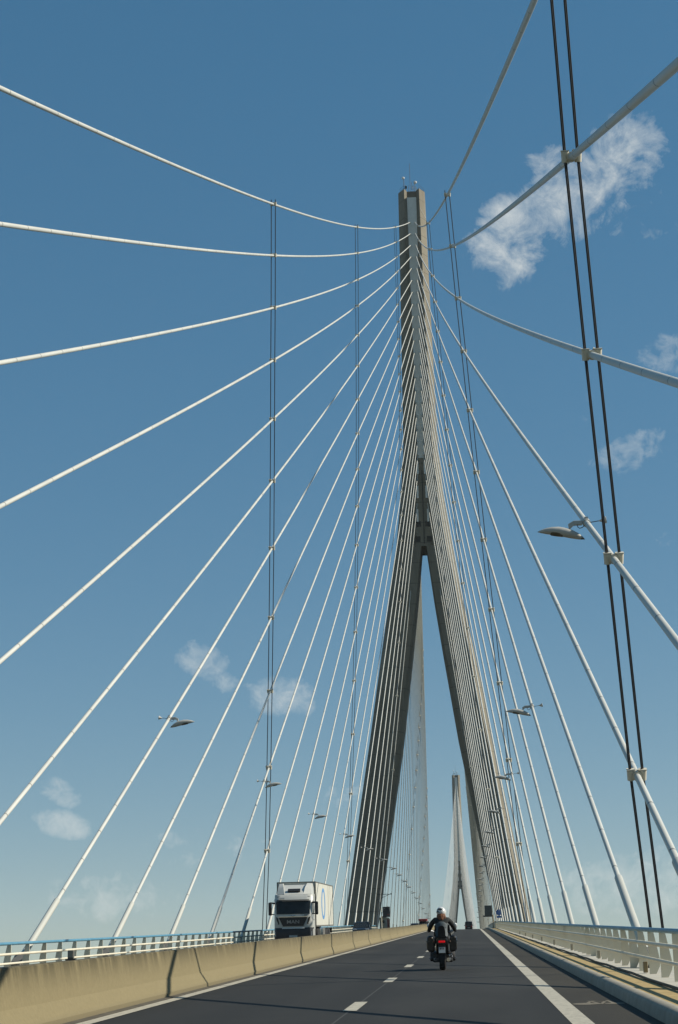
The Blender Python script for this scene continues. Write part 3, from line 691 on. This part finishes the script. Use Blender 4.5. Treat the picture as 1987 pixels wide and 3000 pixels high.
# ------------------------------------------------------------------ the truck (oncoming)
def text_mesh(s, size, name, mat, parent, loc, rot, sx=1.0, depth=.012):
    cu = bpy.data.curves.new(name, 'FONT'); cu.body = s; cu.size = size; cu.extrude = depth; cu.align_x = 'CENTER'; cu.offset = .012*size
    tmp = bpy.data.objects.new(name, cu); COL.objects.link(tmp); dg = bpy.context.evaluated_depsgraph_get()
    me = bpy.data.meshes.new_from_object(tmp.evaluated_get(dg)); bpy.data.objects.remove(tmp)
    me.materials.clear(); me.materials.append(mat)
    o = bpy.data.objects.new(name, me); COL.objects.link(o); o.parent = parent; o.location = loc; o.rotation_euler = rot; o.scale = (sx, 1, 1); return o
def make_truck(x, y):
    a = slope(y); k = 1.07
    t = thing('lorry', 'white lorry with black windscreen and box trailer, oncoming behind the barrier', 'truck', (x, y, rz(y)), (-a, 0, math.pi)); t.scale = (k, k, k)
    h = 1.22
    # cab: front at y = 0, going back to y = -2.2 (local +Y is forward)
    fr = [(0.0, .95), (.06, 1.35), (.03, 1.95), (-.12, 2.6), (-.32, 3.02), (-.45, 3.16)]
    poly = fr + [(-2.2, 3.2), (-2.2, .95)]
    def sec(xx, back, sc): return [(xx, yy-back if i < 6 else yy, zz) for i, (yy, zz) in enumerate(poly)]
    MB().loft([sec(-h, .16, 1), sec(-h+.14, .03, 1), sec(-h+.4, 0, 1), sec(h-.4, 0, 1), sec(h-.14, .03, 1), sec(h, .16, 1)]).build('cab', WHITE, t, smooth=True)
    MB().loft([[(xx, yy, zz) for yy, zz in ((.035-b, 1.93), (-.135-b, 2.76), (-.20-b, 2.76), (-.06-b, 1.93))] for xx, b in ((-1.13, .10), (-1.05, .0), (-.8, -.02), (.8, -.02), (1.05, 0), (1.13, .10))]).build('windscreen', GLASS, t)
    MB().box((0, -.04, 2.80), (2.1, .18, .05)).build('sun_visor', BLACK, t)
    g = MB(); g.loft([[(-.93, .075, 1.72), (.93, .075, 1.72), (.66, .085, 1.18), (-.66, .085, 1.18)], [(-.93, 0, 1.72), (.93, 0, 1.72), (.66, 0, 1.18), (-.66, 0, 1.18)]])
    go = g.build('grille', BLACK, t)
    for z in (1.32, 1.58): MB().box((0, .09, z), (1.5, .015, .02)).build('slat', DARKM, go)
    text_mesh('MAN', .30, 'maker_lettering', pm('dull_chrome', (.30, .30, .30), .4, .6), go, (0, .10, 1.345), (math.pi/2, 0, math.pi), 1.25)
    MB().box((0, .085, 1.76), (1.9, .04, .045)).build('chrome_strip', CHROME, go)
    MB().sphere((0, .09, 1.83), (.16, .02, .035), 10, 6).build('bonnet_emblem', CHROME, t)
    for s in (-1, 1):
        MB().loft([[(s*1.12, .02, 1.78), (s*.98, .06, 1.70), (s*.88, .07, 1.32), (s*1.0, .03, 1.28)], [(s*1.12, -.1, 1.78), (s*.98, -.1, 1.70), (s*.88, -.1, 1.32), (s*1.0, -.1, 1.28)]]).build('air_vent', BLACK, t)
        MB().loft([[(s*1.20, -.02, .83), (s*.86, .06, .80), (s*.80, .07, .60), (s*1.18, 0, .58)], [(s*1.20, -.2, .83), (s*.86, -.2, .80), (s*.80, -.2, .60), (s*1.18, -.2, .58)]]).build('headlight', HEADL, t)
        m_ = MB().box((s*1.50, -.18, 2.28), (.22, .14, .82)).build('mirror', BLACK, t, bevel=.05)
        MB().bar((s*1.2, -.25, 2.62), (s*1.5, -.2, 2.66), .10).bar((s*1.2, -.25, 1.92), (s*1.5, -.2, 1.95), .06).build('arm', BLACK, m_)
        MB().loft([[(s*(h+.005), -.42, 2.72), (s*(h+.005), -1.25, 2.76), (s*(h+.005), -1.25, 1.95), (s*(h+.005), -.35, 1.88)], [(s*(h-.03), -.42, 2.72), (s*(h-.03), -1.25, 2.76), (s*(h-.03), -1.25, 1.95), (s*(h-.03), -.35, 1.88)]]).build('side_window', GLASS, t)
        MB().box((s*(h+.01), -1.15, 1.55), (.03, .2, .06)).build('door_handle', BLACK, t)
        MB().box((s*(h-.08), -1.1, .75), (.2, 1.6, .5)).build('step', pm('step_grey', (.3, .3, .28), .6), t, bevel=.04)
        for yy in (-1.45, -4.6): wheel(t, s*(h-.15), yy, .50, .32)
        for yy in (-10.6, -11.9, -13.2): wheel(t, s*(h-.13), yy, .48, .34)
        MB().box((s*(h-.06), -5.9, .75), (.35, 1.7, .6)).build('fuel_tank', CHROME, t, bevel=.08); MB().box((s*(h-.03), -8.6, .78), (.05, 2.4, .5)).build('side_guard', GREYBOX, t)
    MB().loft([[(xx, yy-b, zz) for yy, zz in ((.05, 1.08), (.12, .9), (.11, .42), (-.1, .32), (-.9, .32), (-.9, 1.08))] for xx, b in ((-1.23, .22), (-1.1, .03), (1.1, .03), (1.23, .22))]).build('bumper', BLACK, t, smooth=True)
    MB().loft([[(xx, yy-b, zz) for yy, zz in ((.075, 1.12), (.10, 1.02), (0, 1.0), (0, 1.13))] for xx, b in ((-.72, 0), (.72, 0))]).build('lower_trim', WHITE, t)
    MB().box((0, .135, .55), (.52, .02, .12)).build('number_plate', PLATEW, t)
    # roof deflector: two side cheeks and a sloping middle with a dark hatch
    df = MB().loft([[(-.62, -.55, 3.17), (.62, -.55, 3.17), (.62, -2.1, 3.17), (-.62, -2.1, 3.17)], [(-.75, -1.6, 3.78), (.75, -1.6, 3.78), (.75, -2.1, 3.8), (-.75, -2.1, 3.8)]]).build('roof_deflector', WHITE, t, smooth=True)
    for s in (-1, 1):
        MB().loft([[(s*.62, -.62, 3.18), (s*1.12, -.85, 3.18), (s*1.18, -2.1, 3.18), (s*.62, -2.1, 3.18)], [(s*.70, -1.05, 3.62), (s*1.08, -1.15, 3.55), (s*1.16, -2.1, 3.6), (s*.70, -2.1, 3.6)], [(s*.80, -1.5, 3.88), (s*1.02, -1.55, 3.85), (s*1.10, -2.1, 3.88), (s*.80, -2.1, 3.9)]]).build('cheek', WHITE, df, smooth=True)
    MB().box((0, -.86, 3.40), (.80, .25, .16), Matrix.Rotation(R(-35), 3, 'X')).build('hatch', BLACK, df)
    MB().box((.72, -.215, 2.92), (.30, .02, .10), Matrix.Rotation(R(20), 3, 'X')).build('badge', pm('badge_grey', (.33, .34, .33), .5), t)
    for s in (-1, 1): MB().box((s*.98, -.36, 3.03), (.16, .05, .035)).build('marker_lamp', BLACK, t)
    MB().box((-.85, .065, 1.86), (.28, .02, .05)).build('badge', pm('badge_dark', (.2, .2, .2), .5), t)
    # trailer
    tr = MB().box((0, -9.4, 2.56), (2.5, 14.2, 2.84)).build('trailer_box', TRAILER, t, bevel=.03)
    f = MB()
    for s in (-1, 1):
        f.box((s*1.25, -2.33, 2.56), (.07, .07, 2.86)); f.box((s*1.252, -9.4, 1.16), (.05, 14.2, .09)); f.box((s*1.252, -16.48, 2.56), (.06, .06, 2.86)); f.box((s*1.252, -9.4, 3.97), (.05, 14.2, .05))
    f.box((0, -2.31, 3.97), (2.5, .05, .06)); f.box((0, -2.31, 1.16), (2.5, .05, .08))
    f.build('frame_rail', GREYBOX, tr)
    for s in (-1, 1):
        rg = MB(); n = 40; vs = []
        for i in range(n):
            aa = 2*math.pi*i/n
            for rr, ry in ((1.0, 1.0), (.60, .78)): vs.append((s*1.256, -8.3+1.55*rr*math.cos(aa), 2.62+1.05*ry*math.sin(aa)))
        rg.add(vs, [(2*i, 2*i+1, (2*i+3) % (2*n), (2*i+2) % (2*n)) for i in range(n)]); rg.build('ring_logo', LOGO, tr)
        MB().box((s*1.254, -12.4, 2.6), (.012, .05, 2.8)).build('panel_joint', GREYBOX, tr)
    MB().box((0, -8.5, .98), (1.0, 12.5, .28)).box((0, -3.2, .8), (1.9, 1.9, .3)).build('chassis', BLACK, t)
    MB().box((0, -16.4, .8), (2.3, .1, .35)).build('rear_bumper', BLACK, t)
    return t
make_truck(-6.10, 117.5)

# ------------------------------------------------------------------ motorcycle and rider
def make_bike(x, y, label, oncoming=False, k=1.0):
    a = slope(y)
    t = thing('motorcycle', label, 'motorcycle', (x, y, rz(y)), (a if not oncoming else -a, 0, math.pi if oncoming else 0)); t.scale = (k, k, k)
    def tyre(yy, r, w, nm):
        o = MB().lathe([(r*.62, -w*.45), (r*.85, -w*.5), (r*.96, -w*.35), (r, 0), (r*.96, w*.35), (r*.85, w*.5), (r*.62, w*.45)], (0, yy, r), 'X', 26).build(nm, RUBBER, t, smooth=True)
        MB().lathe([(.04, -.06), (r*.62, -.07), (r*.62, .07), (.04, .06)], (0, yy, r), 'X', 16).build('rim', DARKM, o, smooth=True)
    tyre(.33, .33, .19, 'rear_wheel'); tyre(1.85, .31, .13, 'front_wheel')
    MB().loft([[(-.07, .05, .60), (.07, .05, .60), (.07, .05, .66), (-.07, .05, .66)], [(-.10, .3, .66), (.10, .3, .66), (.10, .3, .74), (-.10, .3, .74)]]).build('rear_mudguard', BLACK, t)
    # tail and body
    MB().loft([[(-.13, -.05, .74), (.13, -.05, .74), (.12, -.05, .90), (-.12, -.05, .90)], [(-.17, .25, .62), (.17, .25, .62), (.15, .25, .92), (-.15, .25, .92)], [(-.19, .8, .45), (.19, .8, .45), (.18, .8, .84), (-.18, .8, .84)], [(-.22, 1.25, .3), (.22, 1.25, .3), (.2, 1.25, 1.0), (-.2, 1.25, 1.0)], [(-.18, 1.7, .45), (.18, 1.7, .45), (.22, 1.7, 1.1), (-.22, 1.7, 1.1)]]).build('body', BIKEBLK, t, smooth=True)
    MB().loft([[(-.30, .75, .22), (.30, .75, .22), (.33, .8, .5), (-.33, .8, .5)], [(-.30, 1.3, .2), (.30, 1.3, .2), (.34, 1.3, .55), (-.34, 1.3, .55)]]).build('engine', DARKM, t, bevel=.04)
    MB().loft([[(-.15, .15, .90), (.15, .15, .90), (.13, .15, .97), (-.13, .15, .97)], [(-.18, .9, .82), (.18, .9, .82), (.16, .9, .88), (-.16, .9, .88)]]).build('seat', TROUSER, t, smooth=True)
    MB().loft([[(-.105, .12, .93), (.105, .12, .93), (.105, .20, .93), (-.105, .20, .93)], [(-.11, .10, 1.08), (.11, .10, 1.08), (.11, .17, 1.08), (-.11, .17, 1.08)], [(-.085, .06, 1.22), (.085, .06, 1.22), (.085, .12, 1.22), (-.085, .12, 1.22)], [(-.04, .05, 1.26), (.04, .05, 1.26), (.04, .1, 1.26), (-.04, .1, 1.26)]]).build('backrest', BLACK, t, smooth=True)
    for s in (-1, 1):
        pts = [(.22, .56), (.26, .53), (.38, .53), (.425, .58), (.448, .75), (.43, .93), (.38, .985), (.29, .985), (.235, .93), (.215, .75)]
        pan = MB().loft([[(s*(.34+(px-.34)*.8), .02, .76+(pz-.76)*.85) for px, pz in pts], [(s*px, .06, pz) for px, pz in pts], [(s*px, .52, pz) for px, pz in pts], [(s*(.34+(px-.34)*.75), .60, .76+(pz-.76)*.8) for px, pz in pts]]).build('pannier', BIKEBLK, t, smooth=True)
        MB().box((s*.40, .012, .82), (.10, .02, .03)).build('reflector', DARKM, pan)
        MB().tube([(s*.17, .12, .30), (s*.20, .5, .30), (s*.22, 1.1, .32)], [.055, .055, .045], 12).build('exhaust', CHROME if s > 0 else DARKM, t, smooth=True)
        MB().tube([(s*.2, 1.55, 1.07), (s*.34, 1.42, 1.12), (s*.42, 1.33, 1.11)], .018, 8).build('handlebar', CHROME, t, smooth=True)
        MB().tube([(s*.36, 1.46, 1.10), (s*.44, 1.50, 1.12), (s*.455, 1.47, 1.115)], .012, 6).build('brake_lever', CHROME, t)
        mi = MB().tube([(s*.34, 1.5, 1.12), (s*.385, 1.52, 1.21)], .009, 6).build('mirror_stalk', DARKM, t)
        MB().sphere((s*.40, 1.52, 1.265), (.055, .03, .068), 14, 10).build('mirror', HELM, mi, smooth=True)
        MB().tube([(s*.27, .8, .34), (s*.40, .8, .33)], .016, 6).build('footpeg', CHROME, t)
        MB().sphere((s*.235, .02, .81), (.03, .03, .028)).build('indicator', pm('indicator_smoked', (.08, .04, .02), .3), t, smooth=True)
        MB().tube([(s*.15, 1.5, .75), (s*.12, 1.85, .31)], .035, 8).build('fork', CHROME, t)
    for p, r in (((.19, .42, .42), .035), ((.245, .45, .44), .03), ((.27, .6, .38), .025)): MB().sphere(p, r).build('chrome_fitting', CHROME, t, smooth=True)
    MB().box((0, -.065, .81), (.19, .035, .055)).build('tail_light', REDLIT, t, bevel=.012)
    np_ = MB().box((0, -.03, .575), (.19, .012, .165), Matrix.Rotation(R(-12), 3, 'X')).build('number_plate', PLATEW, t)
    mk = MB()
    for xx in (-.045, .0, .045): mk.box((xx, -.047, .615), (.022, .004, .05))
    for xx in (-.06, -.015, .05): mk.box((xx, -.030, .540), (.022, .004, .05))
    mk.build('plate_mark', BLACK, np_)
    MB().loft([[(-.12, .0, .50), (.12, .0, .50), (.12, .03, .50), (-.12, .03, .50)], [(-.11, -.01, .74), (.11, -.01, .74), (.11, .03, .74), (-.11, .03, .74)]]).build('plate_holder', BLACK, t)
    MB().loft([[(-.26, 1.6, .95), (.26, 1.6, .95), (.2, 1.95, .9), (-.2, 1.95, .9)], [(-.22, 1.5, 1.28), (.22, 1.5, 1.28), (.19, 1.53, 1.29), (-.19, 1.53, 1.29)]]).build('fairing', CARBLACK, t, smooth=True)
    MB().sphere((0, 1.93, .86), (.11, .06, .09)).build('headlight', HEADL, t, smooth=True)
    return t
def skin(name, verts, edges, mat, parent, sub=2, root=0):
    me = bpy.data.meshes.new(name); me.from_pydata([v[0] for v in verts], edges, [])
    o = bpy.data.objects.new(name, me); COL.objects.link(o)
    if parent: o.parent = parent
    sk = o.modifiers.new('skin', 'SKIN'); sk.use_smooth_shade = True
    if not me.skin_vertices: me.skin_vertices.new(name='')
    for i, v in enumerate(verts):
        d = me.skin_vertices[0].data[i]; d.radius = v[1] if hasattr(v[1], '__len__') else (v[1], v[1]); d.use_root = (i == root)
    ss = o.modifiers.new('sub', 'SUBSURF'); ss.levels = sub; ss.render_levels = sub
    me.materials.append(mat)
    dg = bpy.context.evaluated_depsgraph_get(); m2 = bpy.data.meshes.new_from_object(o.evaluated_get(dg))
    o.modifiers.clear(); o.data = m2; m2.polygons.foreach_set('use_smooth', [True]*len(m2.polygons))
    return o
def make_rider(x, y, label, helmet, oncoming=False, hair=True, k=1.0):
    a = slope(y); t = thing('person', label, 'person', (x, y, rz(y)), (a if not oncoming else -a, 0, math.pi if oncoming else 0)); t.scale = (k, k, k)
    # body: legs, torso, arms, neck as one surface (pelvis is the root)
    V = [((0, .52, .93), (.17, .15)), ((0, .60, 1.12), (.15, .125)), ((0, .68, 1.32), (.185, .13)), ((0, .73, 1.42), (.12, .10)), ((0, .76, 1.50), (.06, .06)), ((0, .78, 1.60), (.075, .085))]
    E_ = [(0, 1), (1, 2), (2, 3), (3, 4), (4, 5)]
    for s in (-1, 1):
        b = len(V)
        V += [((s*.17, .72, 1.43), .075), ((s*.26, .76, 1.36), .065), ((s*.35, .98, 1.17), .052), ((s*.39, 1.22, 1.10), .036), ((s*.395, 1.31, 1.105), .03)]
        E_ += [(3, b), (b, b+1), (b+1, b+2), (b+2, b+3), (b+3, b+4)]
        b = len(V)
        V += [((s*.12, .60, .90), .095), ((s*.27, 1.02, .78), .075), ((s*.315, .86, .42), .055), ((s*.325, .82, .33), .045), ((s*.33, 1.0, .29), .04)]
        E_ += [(0, b), (b, b+1), (b+1, b+2), (b+2, b+3), (b+3, b+4)]
    body = skin('body', V, E_, TROUSER, t)
    J = [((0, .52, .96), (.20, .17)), ((0, .58, 1.10), (.175, .14)), ((0, .66, 1.30), (.215, .15)), ((0, .72, 1.415), (.15, .115)), ((0, .745, 1.475), (.075, .075))]
    E2 = [(0, 1), (1, 2), (2, 3), (3, 4)]
    for s in (-1, 1):
        b = len(J)
        J += [((s*.185, .71, 1.42), .09), ((s*.285, .76, 1.34), .082), ((s*.365, .97, 1.17), .066), ((s*.392, 1.19, 1.105), .05)]
        E2 += [(3, b), (b, b+1), (b+1, b+2), (b+2, b+3)]
    jk = skin('jacket', J, E2, JACKET, t)
    if hair:
        # pale panel sewn to the back of the jacket
        P = [((0, .405, .985), (.15, .03)), ((0, .44, 1.12), (.135, .03)), ((0, .525, 1.29), (.165, .03)), ((0, .60, 1.39), (.12, .03))]
        pn = MB(); rows = []
        for z, yb, w in ((.95, .335, .17), (1.02, .375, .175), (1.10, .425, .165), (1.2, .475, .165), (1.30, .50, .18), (1.37, .535, .17), (1.41, .60, .13)):
            rows.append([(xx*w, yb+.075*abs(xx)**2.2, z) for xx in (-1, -.75, -.4, 0, .4, .75, 1)] + [(xx*w*.95, yb+.14+.075*abs(xx)**2.2, z) for xx in (1, .75, .4, 0, -.4, -.75, -1)])
        pn.loft(rows); pn.build('back_panel', PANEL, jk, smooth=True)
    for s in (-1, 1):
        g = MB(); g.sphere((s*.395, 1.33, 1.10), (.042, .05, .034), 10, 8)
        for i in range(4): g.tube([(s*(.37+.017*i), 1.36, 1.115), (s*(.37+.017*i), 1.395, 1.10), (s*(.37+.017*i), 1.375, 1.075)], [.012, .011, .009], 6)
        g.tube([(s*.355, 1.32, 1.10), (s*.345, 1.36, 1.085)], [.013, .010], 6)
        g.build('glove', TROUSER, t, smooth=True)
        MB().sphere((s*.33, .93, .30), (.055, .14, .06), 12, 8).build('boot', BLACK, t, smooth=True)
    # helmet with dark graphics, visor and face below it
    hz_ = 1.655
    hm = MB().sphere((0, .80, hz_), (.142, .165, .148), 22, 16).build('helmet', helmet, t, smooth=True)
    MB().sphere((0, .885, hz_-.015), (.125, .10, .055), 16, 10).build('visor', GLASS, hm, smooth=True)
    MB().tube([(-.11, .73, hz_+.06), (-.06, .665, hz_+.085), (0, .645, hz_+.08), (.06, .665, hz_+.07)], [.012, .03, .03, .01], 8).build('helmet_graphic', HELMD, hm, smooth=True)
    MB().tube([(-.135, .77, hz_-.01), (-.10, .68, hz_+.02), (-.05, .645, hz_-.02)], [.012, .028, .01], 8).build('helmet_graphic', HELMD, hm, smooth=True)
    if hair:
        hr = MB()
        for i in range(34):
            ang = random.uniform(-1, 1); x0 = .10*ang; l = random.uniform(.16, .26)*(1-.35*abs(ang))
            hr.tube([(x0*.8, .67+.05*abs(ang), hz_-.045), (x0*1.05+random.uniform(-.015, .015), .61+.05*abs(ang), hz_-.12), (x0*1.0+random.uniform(-.03, .03), .585+.05*abs(ang), hz_-.12-l*.5), (x0*.75+random.uniform(-.03, .03), .60, hz_-.10-l)], [.022, .03, .024, .004], 6)
        hr.build('hair', SKINH, t, smooth=True)
    return t
make_bike(5.16, 50.3, 'black touring motorcycle with two panniers and lit red tail light')
make_rider(5.16, 50.3, 'motorcyclist seen from behind, dark jacket with grey back panel, white helmet and red hair', HELM)
make_bike(-1.95, 325, 'dark motorcycle oncoming far away beside the red-topped van', True)
make_rider(-1.95, 325, 'far oncoming motorcyclist in dark clothes beside the red-topped van', CARBLACK, True, False)

# ------------------------------------------------------------------ sea air: one even box of thin haze round the whole scene
hz_mat = bpy.data.materials.new('sea_haze'); hz_mat.use_nodes = True
ht = hz_mat.node_tree; ht.nodes.clear()
pv = N(ht, 'ShaderNodeVolumePrincipled'); pv.inputs['Density'].default_value = .00006; pv.inputs['Color'].default_value = (.80, .90, .95, 1); pv.inputs['Anisotropy'].default_value = .2
ho = N(ht, 'ShaderNodeOutputMaterial'); ht.links.new(pv.outputs[0], ho.inputs['Volume'])
MB().box((0, 1000, 70), (2400, 3200, 222)).build('haze', hz_mat, kind='stuff')
bpy.context.view_layer.update()
